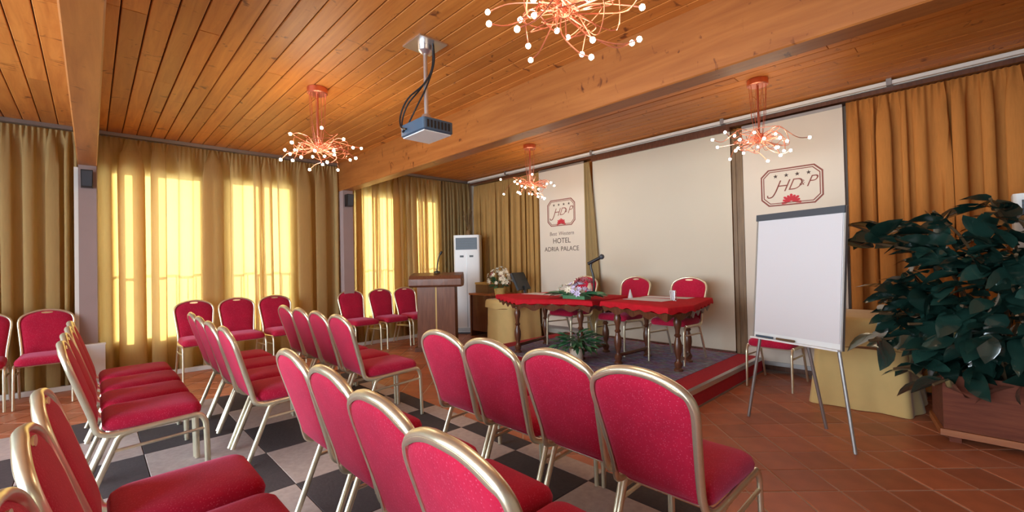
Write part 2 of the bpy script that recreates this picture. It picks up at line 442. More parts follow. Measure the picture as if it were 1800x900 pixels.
# ================================================================== CURTAINS
def curtain(name, a, b, nrm, z0, z1, m, label, pitch=0.13, amp=0.035, seed=1, step=0.014, gather=0.28, shape=None, group=None):
    rg = random.Random(seed); a = Vector(a); b = Vector(b); L = (b - a).length; n = int(L / step)
    ph = []; s = 0; k = 0
    xs = [0.0]
    while xs[-1] < L + 1: xs.append(xs[-1] + pitch * rg.uniform(0.45, 1.6))
    am = [rg.uniform(0.5, 1.25) for _ in xs]; rows = [0, .08, .2, .4, .6, .75, .86, .93, .97, 1.0]
    def fold(u):
        for i in range(len(xs) - 1):
            if xs[i] <= u < xs[i + 1]:
                t = (u - xs[i]) / (xs[i + 1] - xs[i]); w = math.sin(2 * PI * t)
                return math.copysign(abs(w) ** 0.75, w) * (am[i] + (am[i + 1] - am[i]) * t)
        return 0
    def fold2(u):
        for i in range(len(xs) - 1):
            if xs[i] <= u < xs[i + 1]:
                t = (u - xs[i]) / (xs[i + 1] - xs[i]); return -math.sin(4 * PI * t) * (am[i] + (am[i + 1] - am[i]) * t) * (0.6 + 0.5 * math.sin(i * 2.3 + seed))
        return 0
    nv = Vector((nrm[0], nrm[1], 0)); tv = (b - a).normalized(); rings = []
    H_ = z1 - z0
    for f in rows:
        z = z0 + H_ * f; g = max(0.0, min(1.0, (z1 - z) / gather))
        line = []
        for i in range(n + 1):
            u = L * i / n; sway = 0.018 * math.sin(u * 3.1 + seed) * (1 - f)
            uu = u + sway
            off = amp * (g * fold(uu) * (0.85 + 0.3 * (1 - f)) + (1 - g) * 0.22 * math.sin(u * 2 * PI / 0.045 + seed))
            ed = min(1.0, u / 0.1, (L - u) / 0.1)
            p = a + tv * (u + (0 if shape else g * ed * pitch * (0.40 if m == 'curtain' else 0.30) * fold2(uu)))
            if shape: p = shape(u, f, a, tv, L)
            line.append((p.x + nv.x * off, p.y + nv.y * off, z + (0.004 * math.sin(u * 140) if f == 1 else 0)))
        rings.append(line)
    o = MB().loft(rings, cap=False, close=False).build(name, m, smooth=80, fix=False)
    return tag(o, label, 'curtain', group)
CT = 2.897
curtain('window_curtain', (-0.07, -8.55, 0), (-0.07, -5.67, 0), (1, 0), 0.03, CT, 'curtain', 'long ochre sheer curtain at the far left, left of the first pillar', 0.15, 0.055, 23, step=0.010)
curtain('window_curtain', (-0.07, -5.495, 0), (-0.07, -2.67, 0), (1, 0), 0.03, CT, 'curtain', 'wide sunlit ochre curtain between the two pillars, behind three chairs', 0.20, 0.066, 5, step=0.010)
curtain('window_curtain', (-0.07, -2.485, 0), (-0.07, -0.66, 0), (1, 0), 0.03, CT, 'curtain', 'sunlit ochre curtain right of the second pillar, left of the lectern', 0.16, 0.060, 7, step=0.010)
curtain('window_curtain', (-0.05, -0.645, 0), (-0.05, 0.0, 0), (1, 0), 0.03, CT, 'curtain_o', 'dull olive curtain in the corner behind the tall white air conditioner', 0.09, 0.03, 9)
curtain('wall_curtain', (0.06, 0.03, 0), (1.95, 0.03, 0), (0, -1), 0.03, 2.84, 'curtain_l', 'brown drape left of the narrow banner with the hotel lettering', 0.13, 0.048, 11, step=0.011)
curtain('wall_curtain', (1.97, 0.045, 0), (6.06, 0.045, 0), (0, -1), ZS + 0.02, 2.84, 'curtain_b', 'brown drape hanging behind the projection screen and both banners', 0.12, 0.025, 12)
curtain('wall_curtain', (6.13, 0.0, 0), (9.5, 0.0, 0), (0, -1), 0.03, 2.84, 'curtain_b', 'wide orange brown drape behind the large rubber plant', 0.125, 0.056, 15, step=0.009)
def narrow(u, f, a, tv, L):
    w = 0.10 + 0.20 * (1 - f) ** 0.8
    return Vector((2.91 + w * u / L, -0.105, 0))
curtain('wall_curtain', (2.90, -0.105, 0), (3.10, -0.105, 0), (0, -1), ZS + 0.03, 2.79, 'curtain_o', 'narrow olive drape between the left banner and the projection screen', 0.06, 0.014, 17, step=0.007, shape=narrow)
# brown post strip right of the projection screen
tag(MB().box(5.035, 5.075, -0.05, -0.015, ZS, 2.79).box(5.075, 5.15, -0.04, -0.015, ZS, 2.79).build('wall_strip', 'post', smooth=0),
    'dark brown wooden strip between the projection screen and the right banner', 'strip')
# rails
def rail(name, pts, m, label):
    r = thing(name, pts[0], 0, label, 'curtain rail')
    d = Vector(pts[1]) - Vector(pts[0])
    return r, d
r_, d_ = rail('curtain_rail', ((0.06, -0.10, 2.905), (9.5, -0.10, 2.905)), 'white', 'white double curtain rail along the top of the screen wall')
MB().box(0, 9.44, -0.018, 0.018, -0.012, 0.022).build('track', 'white', r_, smooth=0)
MB().box(0, 9.44, 0.045, 0.075, -0.012, 0.022).build('track', 'white', r_, smooth=0)
for x in (1.1, 3.0, 4.9, 6.42, 8.2): MB().box(x - 0.02, x + 0.02, -0.026, 0.09, -0.02, 0.043).build('bracket', 'grey_metal', r_, smooth=0)
for i, (y0, y1, t) in enumerate(((-8.55, -5.70, 'grey curtain rail above the far left ochre curtain'), (-5.49, -2.68, 'grey curtain rail between the two pillars under the ceiling'), (-2.47, 0.0, 'grey curtain rail right of the second pillar'))):
    r_ = thing('curtain_rail', (-0.06, y0, 2.915), 0, t, 'curtain rail')
    MB().box(-0.03, 0.045, 0, y1 - y0, -0.008, 0.032).build('track', 'grey_metal', r_, smooth=0)
    for k in range(3): MB().box(-0.14, -0.03, 0.2 + k * (y1 - y0 - 0.4) / 2 - .015, 0.2 + k * (y1 - y0 - 0.4) / 2 + .015, 0.0, 0.03).build('bracket', 'grey_metal', r_, smooth=0)
# balcony railings outside (they throw the bar pattern on the curtains)
for (a, b), t in zip(openings, ('first', 'second', 'third', 'fourth')):
    r_ = thing('balcony_railing', (-0.80, a - 0.02, 0), 0, 'metal balcony railing outside the %s window from left, shadowed on the curtain' % t, 'railing')
    L = b - a + 0.06
    MB().tube([(0, 0, 1.36), (0, L, 1.36)], 0.018).build('top_rail', 'grey_metal', r_)
    MB().tube([(0, 0, 0.30), (0, L, 0.30)], 0.014).build('bottom_rail', 'grey_metal', r_)
    MB().box(-0.05, 0.05, 0, L, -0.1, 0.28).build('kerb', 'wall', r_, smooth=0)
    y = 0.04; b0 = None
    while y < L:
        if b0 is None: b0 = MB().tube([(0, 0, 0.30), (0, 0, 1.36)], 0.009, 6).build('bar', 'grey_metal', r_)
        else:
            q = b0.copy(); COL.objects.link(q); b1 = q
        (b0 if y < 0.05 else b1).location = (0, y, 0)
        y += 0.105
tag(MB().box(-1.1, -0.34, YB, 0.2, -0.15, -0.02).build('trim_10', 'wall', smooth=0), kind='structure')
tag(MB().box(-2.2, -0.34, YB, 0.2, 3.1, 3.25).build('trim_11', 'wall', smooth=0), kind='structure')  # unseen slab added above the windows to cut sky light on the curtains
tag(MB().box(-9.0, -1.1, YB - 2, 2.2, -0.40, -0.15).build('trim_12', 'added_paving', smooth=0), kind='structure')  # dark ground added outside, out of view, to balance light at the windows

# ================================================================== CARPET, STAGE
cp = thing('checkered_carpet', (0, 0, 0), 0, 'checkered carpet of large dark and pale squares under the chair rows', 'carpet')
C = 0.615; gx = [3.555 + C * k for k in range(-3, 5)]; gy = [-4.68 + C * k for k in range(-6, 4)]
for i in range(len(gx) - 1):
    for j in range(len(gy) - 1):
        x0, x1, y0, y1 = gx[i], gx[i + 1], gy[j], min(gy[j + 1], CY1)
        if y1 - y0 < 0.02: continue
        dark = ((i - 3) + (j - 5)) % 2 == 0
        hx, hy = (x1 - x0) / 2 - 0.0015, (y1 - y0) / 2 - 0.0015
        MB().loft([[(-hx, -hy, 0), (hx, -hy, 0), (hx, hy, 0), (-hx, hy, 0)], [(-hx, -hy, .005), (hx, -hy, .005), (hx, hy, .005), (-hx, hy, .005)],
                   [(-hx + .003, -hy + .003, .007), (hx - .003, -hy + .003, .007), (hx - .003, hy - .003, .007), (-hx + .003, hy - .003, .007)]]
                  ).build('carpet_square', 'car_d' if dark else 'car_l', cp, loc=((x0 + x1) / 2, (y0 + y1) / 2, 0.0012), smooth=0)
st = thing('stage', (0, 0, 0), 0, 'low carpeted stage with red border and metal nosing below the screen', 'stage')
MB().box(SX0, SX1, SY0, -0.078, 0.001, ZS - 0.012).build('riser', 'stage_red', st, smooth=0)
MB().box(SX0 - .005, SX1 + .004, SY0 - .004, -0.078, 0.001, 0.018).build('kick_strip', 'grey_metal', st, smooth=0)
MB().box(SX0, SX1, SY0, -0.078, ZS - 0.012, ZS).build('red_border', 'stage_red', st, smooth=0)
MB().box(SX0 + 0.24, SX1 - 0.25, SY0 + 0.2, -0.12, ZS, ZS + 0.004).build('rug', 'rug', st, smooth=0)
nz = MB().box(SX1 - 0.035, SX1 + 0.006, SY0, -0.078, ZS - 0.035, ZS + 0.006).build('nosing', 'chrome', st, smooth=0)
MB().box(SX0, SX1, SY0 - 0.006, SY0 + 0.035, ZS - 0.035, ZS + 0.006).build('nosing', 'chrome', st, smooth=0)

# ================================================================== SCREEN AND BANNERS
def text(body, size, m, parent, loc, shear=0.0, name='lettering', offset=0.0):
    cu = bpy.data.curves.new('lettering', 'FONT'); cu.body = body; cu.size = size; cu.shear = shear; cu.extrude = 0.0008
    cu.align_x = 'CENTER'; cu.align_y = 'CENTER'; cu.offset = offset
    tmp = bpy.data.objects.new('lettering', cu); COL.objects.link(tmp)
    dg = bpy.context.evaluated_depsgraph_get(); me = bpy.data.meshes.new_from_object(tmp.evaluated_get(dg))
    bpy.data.objects.remove(tmp); me.materials.clear(); me.materials.append(MT[m])
    o = bpy.data.objects.new(name, me); COL.objects.link(o); o.parent = parent; o.location = loc; o.rotation_euler = (R(90), 0, 0)
    return o
FX = Matrix.Rotation(R(90), 4, 'X')        # xy drawing -> facing -y
def octo(w, h, c): return [(-w + c, -h), (w - c, -h), (w, -h + c), (w, h - c), (w - c, h), (-w + c, h), (-w, h - c), (-w, -h + c)]
def ring2(parent, w, h, c, t, m, name, loc):
    o_ = octo(w, h, c); i_ = octo(w - t, h - t, c - t * 0.42); M_ = MB()
    rr = []
    for poly, d in ((o_, 0.0), (o_, 0.002), (i_, 0.002), (i_, 0.0)): rr.append([FX @ Vector((x, y, d)) for x, y in poly])
    M_.loft(rr + [rr[0]], cap=False); return M_.build(name, m, parent, loc=loc, smooth=0)
def star_poly(r): return [((r if k % 2 == 0 else r * 0.42) * math.sin(PI * k / 5), (r if k % 2 == 0 else r * 0.42) * math.cos(PI * k / 5)) for k in range(10)]
def banner(x0, x1, z0, z1, label, lz, lw, lh):
    b = thing('banner', ((x0 + x1) / 2, -0.055, 0), 0, label, 'banner'); hw = (x1 - x0) / 2
    MB().box(-hw, hw, -0.003, 0.003, z0, z1).build('panel', 'banner', b, smooth=0)
    MB().box(-hw, hw, -0.012, 0.012, z1, z1 + 0.03).build('top_bar', 'grey_metal', b, smooth=0)
    MB().box(-hw - .01, hw + .01, -0.02, 0.02, z0 - 0.012, z0 + 0.03).build('bottom_bar', 'grey_metal', b, smooth=0)
    ox = ((2.40 - (x0 + x1) / 2) if lz == 2.085 else (5.64 - (x0 + x1) / 2))
    Y = -0.0035
    ring2(b, lw, lh, 0.075, 0.014, 'ink', 'crest_frame', (ox, Y, lz)); ring2(b, lw - 0.025, lh - 0.025, 0.064, 0.009, 'ink', 'crest_line', (ox, Y, lz))
    for k in range(4):
        MB().prism(star_poly(0.024), 0, 0.0018, FX).build('star', 'inkdark', b, loc=(ox + (k - 1.5) * 0.104 + 0.01, Y, lz + lh * 0.60), smooth=0)
    text('H', 0.185, 'ink', b, (ox - 0.105, Y, lz + 0.005), 0.42, offset=-0.002)
    sw = MB().tube([FX @ p for p in spline([(-0.115, 0.03, .001), (-0.15, -0.05, .001), (-0.185, -0.10, .001), (-0.225, -0.105, .001), (-0.23, -0.08, .001)], 6)], 0.006, 6).build('swash', 'ink', b, loc=(ox, Y, lz))
    text('D', 0.175, 'ink', b, (ox + 0.025, Y, lz + 0.01), 0.42, offset=-0.002)
    text('&', 0.085, 'ink', b, (ox + 0.10, Y, lz + 0.02), 0.3, offset=-0.001)
    text('P', 0.17, 'ink', b, (ox + 0.175, Y, lz + 0.025), 0.42, offset=-0.002)
    fl_ = MB()
    for k in range(9):
        a = R(-6 + 192 * k / 8); d = Vector((math.cos(a), math.sin(a))); q = Vector((-d.y, d.x)); r0, r1 = 0.006, 0.098 if k % 2 == 0 else 0.088
        pts = [d * r0, d * (r1 * .55) + q * 0.013, d * (r1 * .9) + q * 0.013, d * r1, d * (r1 * .9) - q * 0.013, d * (r1 * .55) - q * 0.013]
        fl_.prism([(p.x, p.y * 0.9) for p in pts], 0, 0.0018, FX)
    fl_.build('flower_emblem', 'inkred', b, loc=(ox, Y, lz - lh + 0.035), smooth=0)
    return b, ox
b1, ox = banner(1.93, 2.88, ZS + 0.05, 2.80, 'narrow pale banner with crest and hotel lettering, left of the projection screen', 2.085, 0.29, 0.215)
text('Best', 0.088, 'inkgrey', b1, (ox - 0.175, -0.0035, 1.745), 0.1)
text('Western', 0.088, 'inkgrey', b1, (ox + 0.10, -0.0035, 1.745), 0.1)
text('HOTEL', 0.118, 'inkdark', b1, (ox, -0.0035, 1.628))
text('ADRIA', 0.105, 'inkdark', b1, (ox - 0.215, -0.0035, 1.495))
text('PALACE', 0.105, 'inkdark', b1, (ox + 0.165, -0.0035, 1.495))
banner(5.16, 6.11, 0.10, 2.79, 'pale banner with crest behind the flip chart, right of the projection screen', 2.06, 0.295, 0.205)
sc = thing('projection_screen', (4.03, -0.055, 0), 0, 'large blank off-white projection screen behind the red tables', 'screen')
MB().box(-0.99, 0.995, -0.003, 0.003, ZS + 0.012, 2.79).build('screen_sheet', 'screen', sc, smooth=0)
MB().box(-1.0, 1.0, -0.03, 0.03, 2.79, 2.84).build('case', 'darkwood', sc, smooth=0)
MB().box(-0.99, 0.995, -0.012, 0.012, ZS + 0.004, ZS + 0.022).build('bottom_bar', 'darkwood', sc, smooth=0)

# ================================================================== BANQUET CHAIR
OUT = [(.172, .435), (.178, .50), (.188, .60), (.199, .70), (.205, .760), (.202, .795), (.188, .826), (.157, .853), (.11, .874), (.055, .888), (0, .892)]
OUT = [(x * .95, z) for x, z in OUT]
def by(z): return -(z - 0.43) * 0.30
def make_chair():
    t = thing('banquet_chair', (0, 0, 0))
    # backrest cushion
    half = [(x, z) for x, z in OUT]
    loop = half + [(-x, z) for x, z in reversed(half[:-1])]
    loop = [(p.x, p.y) for p in spline([(x, z, 0) for x, z in loop], 3)]
    nb = 8
    loop = loop + [(loop[-1][0] + (loop[0][0] - loop[-1][0]) * k / nb, loop[0][1] - 0.006 * math.sin(PI * k / nb)) for k in range(1, nb)]
    cz = 0.665
    m = MB(); n = len(loop); rings = []
    for s, d in ((0.02, 0.030), (0.35, 0.029), (0.65, 0.026), (0.85, 0.020), (0.95, 0.012), (1.0, 0.0), (0.95, -0.010), (0.85, -0.016), (0.65, -0.020), (0.35, -0.022), (0.02, -0.023)):
        rings.append([(x * s, by(cz + (z - cz) * s) + d, cz + (z - cz) * s) for x, z in loop])
    m.loft(rings); m.build('backrest', 'red', t, smooth=60)
    # frame round the back running down into the seat rails
    path = [(.198, .45, .405), (.196, .30, .398), (.193, .12, .388), (.188, .055, .388), (.182, .012, .405), (.178, -.004, .440)]
    path += [(x + .010, by(z) + 0.002, z + .004) for x, z in OUT[1:-1]]
    full = path + [(0, by(.898), .898)] + [(-x, y, z) for x, y, z in reversed(path)]
    MB().tube(spline(full, 4), 0.0165, 10, 0.0125, up=(1, 0, 0)).build('frame', 'gold', t, smooth=60)
    # second bead of the ribbed profile
    full2 = [(x * 0.968, y - 0.012, z - (0.010 if z > .5 and abs(x) < .16 else 0)) for x, y, z in full[5:-5]]
    MB().tube(spline(full2, 4), 0.005, 6, 0.008, up=(1, 0, 0)).build('frame_bead', 'gold', t, smooth=60)
    for sx in (1, -1):
        MB().tube(spline([(sx * .197, .42, .404), (sx * .197, .462, .400), (sx * .198, .488, .365), (sx * .198, .497, .30), (sx * .200, .505, .005)], 5), 0.0115, 8, 0.016).build('leg', 'gold', t, smooth=60)
        MB().tube(spline([(sx * .195, .16, .392), (sx * .195, .10, .370), (sx * .196, .066, .30), (sx * .199, -.05, .009)], 5), 0.0115, 8, 0.016).build('leg', 'gold', t, smooth=60)
        MB().tube([(sx * .196, .066, .295), (sx * .198, .497, .315)], 0.009, 8).build('stretcher', 'gold', t)
    MB().tube([(-.194, .10, .372), (.194, .10, .372)], 0.008, 8).build('crossbar', 'gold', t)
    MB().tube([(-.196, .44, .398), (.196, .44, .398)], 0.008, 8).build('crossbar', 'gold', t)
    # seat cushion
    m = MB(); rings = []
    base = rrect(.200, .225, .055, 5)
    for z, i in ((.400, .03), (.404, .008), (.415, 0), (.438, -.003), (.460, .005), (.474, .022), (.482, .06), (.486, .11), (.487, .18)):
        rings.append([((x * (1 - i / .200)) * (0.93 + 0.07 * (y + .225) / .45), .252 + y * (1 - i / .225), z) for x, y in base])
    m.loft(rings); m.build('seat', 'red', t, smooth=60)
    # hand hold at the top of the back
    e = [(0.045 * math.cos(a), 0.010 * math.sin(a)) for a in [2 * PI * k / 14 for k in range(14)]]
    hm = Matrix.Translation((0, by(.868), .868)) @ Matrix.Rotation(R(15.5), 4, 'X') @ Matrix.Rotation(R(90), 4, 'X')
    MB().prism(e, -0.0175, 0.0, hm).build('handle', 'gold', t, smooth=30)
    return t
proto = make_chair(); first = [True]
def chair(x, y, rz, label, group, z=0.0):
    o = proto if first[0] else copy_tree(proto)
    first[0] = False
    o.location = (x, y, z); o.rotation_euler = (0, 0, rz); tag(o, label, 'chair', group)
    return o
rg = random.Random(2)
nth = ['leftmost', 'second from left', 'third from left', 'rightmost']
for row, (y, g, txt) in enumerate(((-4.015, 'front row, right block', 'front right row nearest the stage'), (-4.79, 'second row, right block', 'second right row'))):
    for k, (x, y) in enumerate(((4.84, -3.965), (5.277, -3.975), (5.715, -3.965), (6.152, -4.02)) if row == 0 else ((4.775, -4.76), (5.265, -4.775), (5.735, -4.81), (6.165, -4.85))):
        chair(x, y, rg.uniform(-.004, .004),
              'red chair with gold frame, %s in the %s' % (nth[k], txt), 'chairs in the ' + g, 0.0090)
nth2 = ['farthest from the camera', 'second farthest', 'second nearest', 'nearest the camera']
for y, g, txt, xs in ((-4.015, 'front row, left block', 'front left row', (2.15, 2.60, 3.05, 3.49)),
                      (-4.79, 'second row, left block', 'second left row', (2.18, 2.64, 3.10, 3.54)),
                      (-5.54, 'third row, left block', 'third left row', (2.14, 2.60, 3.06, 3.50))):
    for k, x in enumerate(xs):
        chair(x, y + rg.uniform(-.01, .01), rg.uniform(-.004, .004),
              'red chair, %s of four in the %s' % (nth2[k], txt), 'chairs in the ' + g, 0.0090)
for k, (x, l) in enumerate(((4.90, 'seat in full view at the bottom left'), (5.37, 'gold frame edge-on at the left edge'), (5.86, 'cut off at the lower left corner'))):
    chair(x, -5.545, rg.uniform(-.01, .01), 'red chair in the near third row, ' + l, 'chairs in the third row, right block', 0.0090)
wl_lab = ['half cut off by the left edge', 'just left of the first pillar', 'leftmost of three before the bright window', 'middle of three before the bright window',
          'rightmost of three before the bright window', 'leftmost of three left of the lectern', 'middle of three left of the lectern', 'tight beside the lectern']
for (y, l) in zip((-6.36, -5.90, -4.61, -4.14, -3.67, -2.56, -2.06, -1.60), wl_lab):
    chair(0.215 + rg.uniform(-.01, .02), y, R(-90) + rg.uniform(-.02, .02), 'dark red chair by the window curtain, ' + l, 'chairs along the window curtains')
for x, l in ((3.18, 'left of three, half hidden by the flowers'), (3.98, 'middle of three'), (4.68, 'right of three')):
    chair(x, -0.60, PI + rg.uniform(-.03, .03), 'red chair on stage behind the red tables, ' + l, 'chairs behind the speakers tables', ZS + 0.0045)
chair(5.58, -0.27, PI, 'red chair standing behind the flip chart in front of the right banner', None)

# ================================================================== CHANDELIERS
def chandelier(x, y, zc, seed, label, rot=0):
    rg = random.Random(seed)
    t = thing('chandelier', (x, y, H - 0.012), rot, label, 'chandelier', 'copper chandeliers under the ceiling')
    MB().lathe([(0.01, 0.0), (0.088, 0.0), (0.09, -0.008), (0.09, -0.05), (0.082, -0.058), (0.01, -0.058)], 24).build('canopy', 'copper', t)
    L = zc - (H - 0.012)
    for k in range(9):
        a = 2 * PI * k / 9; r = 0.072
        MB().tube([(r * math.cos(a), r * math.sin(a), -0.055), (r * .85 * math.cos(a + .2), r * .85 * math.sin(a + .2), L * .6), (0.028 * math.cos(a + .5), 0.028 * math.sin(a + .5), L)], 0.0022, 5).build('hanging_wire', 'copper', t)
    MB().tube([(0, 0, -0.05), (0, 0, L - 0.05)], 0.010, 8).build('stem', 'copper', t)
    kn = MB()
    for k in range(10):
        a = rg.uniform(0, 2 * PI); pts = [(0.045 * math.cos(a + q * 1.3) * math.sin(q * 1.1 + .4), 0.045 * math.sin(a + q * 1.3) * math.sin(q * 1.1 + .4), L + 0.05 * math.cos(q * 1.1 + .4)) for q in [i * 0.5 for i in range(7)]]
        kn.tube(pts, 0.003, 5)
    for k in range(16):
        a = rg.uniform(0, 2 * PI); r = rg.uniform(.10, .26); b2 = a + rg.uniform(.5, 1.3)
        kn.tube(spline([(.03 * math.cos(a), .03 * math.sin(a), L), (r * math.cos(a), r * math.sin(a), L + rg.uniform(-.10, .08)), (r * 1.1 * math.cos(b2), r * 1.1 * math.sin(b2), L + rg.uniform(-.10, .04)), (.05 * math.cos(b2), .05 * math.sin(b2), L - .03)], 5), 0.0026, 5)
    kn.build('wire_knot', 'copper', t)
    nA = 23
    for k in range(nA):
        a = 2 * PI * (k + rg.uniform(-.4, .4)) / nA; rr = rg.uniform(0.24, 0.43) if k % 3 else rg.uniform(0.12, 0.26)
        dz = rg.uniform(-0.15, 0.10) - (0.06 if rr < 0.25 else 0)
        e = Vector((rr * math.cos(a), rr * math.sin(a), L + dz)); s0 = Vector((0.03 * math.cos(a + 1), 0.03 * math.sin(a + 1), L + rg.uniform(-.03, .03)))
        sd = Vector((-math.sin(a), math.cos(a), 0)) * rg.uniform(-0.16, 0.16)
        p1 = s0.lerp(e, 0.35) + sd + Vector((0, 0, rg.uniform(-0.06, 0.09))); p2 = s0.lerp(e, 0.75) + sd * 0.5 + Vector((0, 0, rg.uniform(-0.05, 0.06)))
        arm = MB().tube(spline([s0, p1, p2, e], 5), 0.0034, 5).build('arm', 'copper', t)
        MB().ball(e, 0.013, 8, 6).build('bulb', 'bulb', arm)
    ld = bpy.data.lights.new('chandelier_light', 'POINT'); ld.energy = 14 if y < -2 else 8; ld.color = (1.0, 0.80, 0.55); ld.shadow_soft_size = 0.30
    lo = bpy.data.objects.new('chandelier_light', ld); COL.objects.link(lo); lo.parent = t; lo.location = (0, 0, L - 0.05)
    return t
chandelier(5.77, -4.03, 2.43, 1, 'large near chandelier of copper wires and tiny bulbs at the top centre')
chandelier(2.84, -4.03, 2.40, 2, 'copper wire chandelier left of the projector, before the window curtain')
chandelier(2.69, -1.06, 2.40, 3, 'smallest copper wire chandelier, in front of the left banner')
chandelier(5.64, -1.05, 2.40, 4, 'copper wire chandelier at the right, above the flip chart')

# ================================================================== PROJECTOR
pj = thing('ceiling_projector', (4.19, -3.73, H - 0.012), 0, 'dark projector on a silver pole hanging from the boarded ceiling', 'projector')
MB().box(-0.12, 0.12, -0.12, 0.12, -0.012, 0).build('ceiling_plate', 'chrome', pj, smooth=0)
MB().lathe([(0.05, -0.012), (0.05, -0.05), (0.03, -0.07), (0.02, -0.075)], 14).build('collar', 'chrome', pj)
MB().tube([(0, 0, -0.05), (0, 0, -0.58)], 0.016, 12).build('pole', 'chrome', pj)
MB().box(-0.09, 0.09, -0.07, 0.07, -0.60, -0.575).lathe([(0.03, -0.53), (0.045, -0.56), (0.05, -0.575)], 12).build('bracket', 'chrome', pj, smooth=0)
pb = MB(); rings = []
for z, i in ((-0.60, .012), (-0.606, .0), (-0.685, .0), (-0.692, .008)): rings.append([(x * (1 - i / .16), y * (1 - i / .13), z) for x, y in rrect(.16, .13, .02, 3)])
pb.loft(rings).build('body', 'bluegrey', pj)
MB().box(-0.145, 0.145, -0.115, 0.115, -0.699, -0.6925).build('base_plate', 'plastic', pj, smooth=0)
MB().lathe([(0.04, 0.0), (0.04, 0.02), (0.032, 0.028), (0.03, 0.012)], 14, M=Matrix.Translation((0.06, 0.13, -0.645)) @ Matrix.Rotation(R(-90), 4, 'X')).build('lens', 'black', pj)
for k in range(7): MB().box(0.1605, 0.163, -0.10 + k * 0.03, -0.085 + k * 0.03, -0.675, -0.62).build('vent_slat', 'black', pj, smooth=0)
for k, pts in enumerate(([(0.06, 0.03, -0.01), (0.05, 0.02, -0.2), (-0.02, -0.03, -0.33), (-0.16, -0.06, -0.42), (-0.22, -0.08, -0.55), (-0.15, -0.1, -0.66), (-0.09, -0.14, -0.65)],
                         [(0.07, 0.02, -0.01), (0.06, 0.03, -0.17), (0.02, -0.02, -0.30), (-0.11, -0.09, -0.40), (-0.17, -0.12, -0.52), (-0.13, -0.14, -0.62), (-0.06, -0.14, -0.65)],
                         [(0.05, 0.04, -0.01), (0.07, 0.03, -0.15), (0.03, 0.0, -0.30), (-0.03, -0.05, -0.45), (-0.10, -0.10, -0.60), (-0.12, -0.135, -0.66)])):
    MB().tube(spline(pts, 6), 0.0065, 6).build('cable', 'black', pj)

# ================================================================== SPEAKERS, HEATER
for y, l in ((-5.585, 'small black loudspeaker on top of the first pillar at left'), (-2.585, 'small black loudspeaker on the second pillar')):
    s_ = thing('loudspeaker', (0.10, y, 2.24), 0, l, 'speaker', 'pillar speakers')
    MB().loft([[(x, yy, z) for x, yy in p] for p, z in (([(0.012, -.05), (.11, -.045), (.11, .045), (0.012, .05)], 0), ([(0.012, -.05), (.13, -.05), (.13, .05), (0.012, .05)], 0.19))]).build('cabinet', 'black', s_, smooth=0)
    MB().loft([[(.111, -.04, .012), (.111, .04, .012), (.131, .044, .178), (.131, -.044, .178)], [(.115, -.04, .012), (.115, .04, .012), (.135, .044, .178), (.135, -.044, .178)]]).build('grille', 'dkgrey', s_, smooth=0)
    MB().box(0, 0.013, -0.02, 0.02, 0.05, 0.15).build('bracket', 'grey_metal', s_, smooth=0)
ht = thing('heater', (0.10, -5.545, 0), 0, 'low white box heater at the foot of the first pillar', 'heater')
MB().box(0.006, 0.07, -0.10, 0.10, 0.0, 0.47).build('body', 'plastic', ht, smooth=0)
MB().box(0.003, 0.076, -0.105, 0.105, 0.47, 0.488).build('lid', 'white', ht, smooth=0)

# ================================================================== LECTERN
lc = thing('lectern', (1.30, -1.71, 0), R(46.5), 'dark wooden lectern with thick top and pale centre strip, by the window', 'lectern')
W = 0.28
MB().box(-W - .04, W + .04, -0.22, 0.20, 0.0, 0.06).build('plinth', 'darkwood', lc, smooth=0)
MB().box(-W, -0.012, -0.18, 0.16, 0.06, 0.96).build('front_panel', 'lectern', lc, smooth=0)
MB().box(0.012, W, -0.18, 0.16, 0.06, 0.96).build('front_panel', 'lectern', lc, smooth=0)
MB().box(-0.012, 0.012, -0.176, 0.15, 0.06, 0.96).build('centre_strip', 'cream', lc, smooth=0)
prof = [(-0.26, 0.985), (-0.26, 1.075), (-0.20, 1.125), (0.12, 1.165), (0.19, 1.12), (0.19, 1.0), (0.14, 0.955), (-0.21, 0.955)]
MB().loft([[(x, a, b) for a, b in prof] for x in (-0.385, 0.385)]).build('top', 'lectern', lc, smooth=0)
MB().lathe([(0.013, 0), (0.013, 0.006), (0.002, 0.008)], 10, M=Matrix.Translation((0.3855, -0.05, 1.06)) @ Matrix.Rotation(R(90), 4, 'Y')).build('peg', 'gold', lc)
mi = thing('lectern_microphone', (1.27, -1.70, 1.163), R(46.5), 'black gooseneck microphone standing on the lectern top', 'microphone')
MB().lathe([(0.055, 0), (0.05, 0.018), (0.02, 0.03), (0.008, 0.034)], 16).build('base', 'black', mi)
MB().tube(spline([(0, 0, 0.03), (0.01, 0, 0.12), (0.03, 0, 0.22), (0.06, -0.01, 0.29)], 5), 0.009, 8).build('gooseneck', 'black', mi)
MB().tube([(0.055, -.008, 0.28), (0.085, -.02, 0.325)], 0.018, 10).build('capsule', 'black', mi)

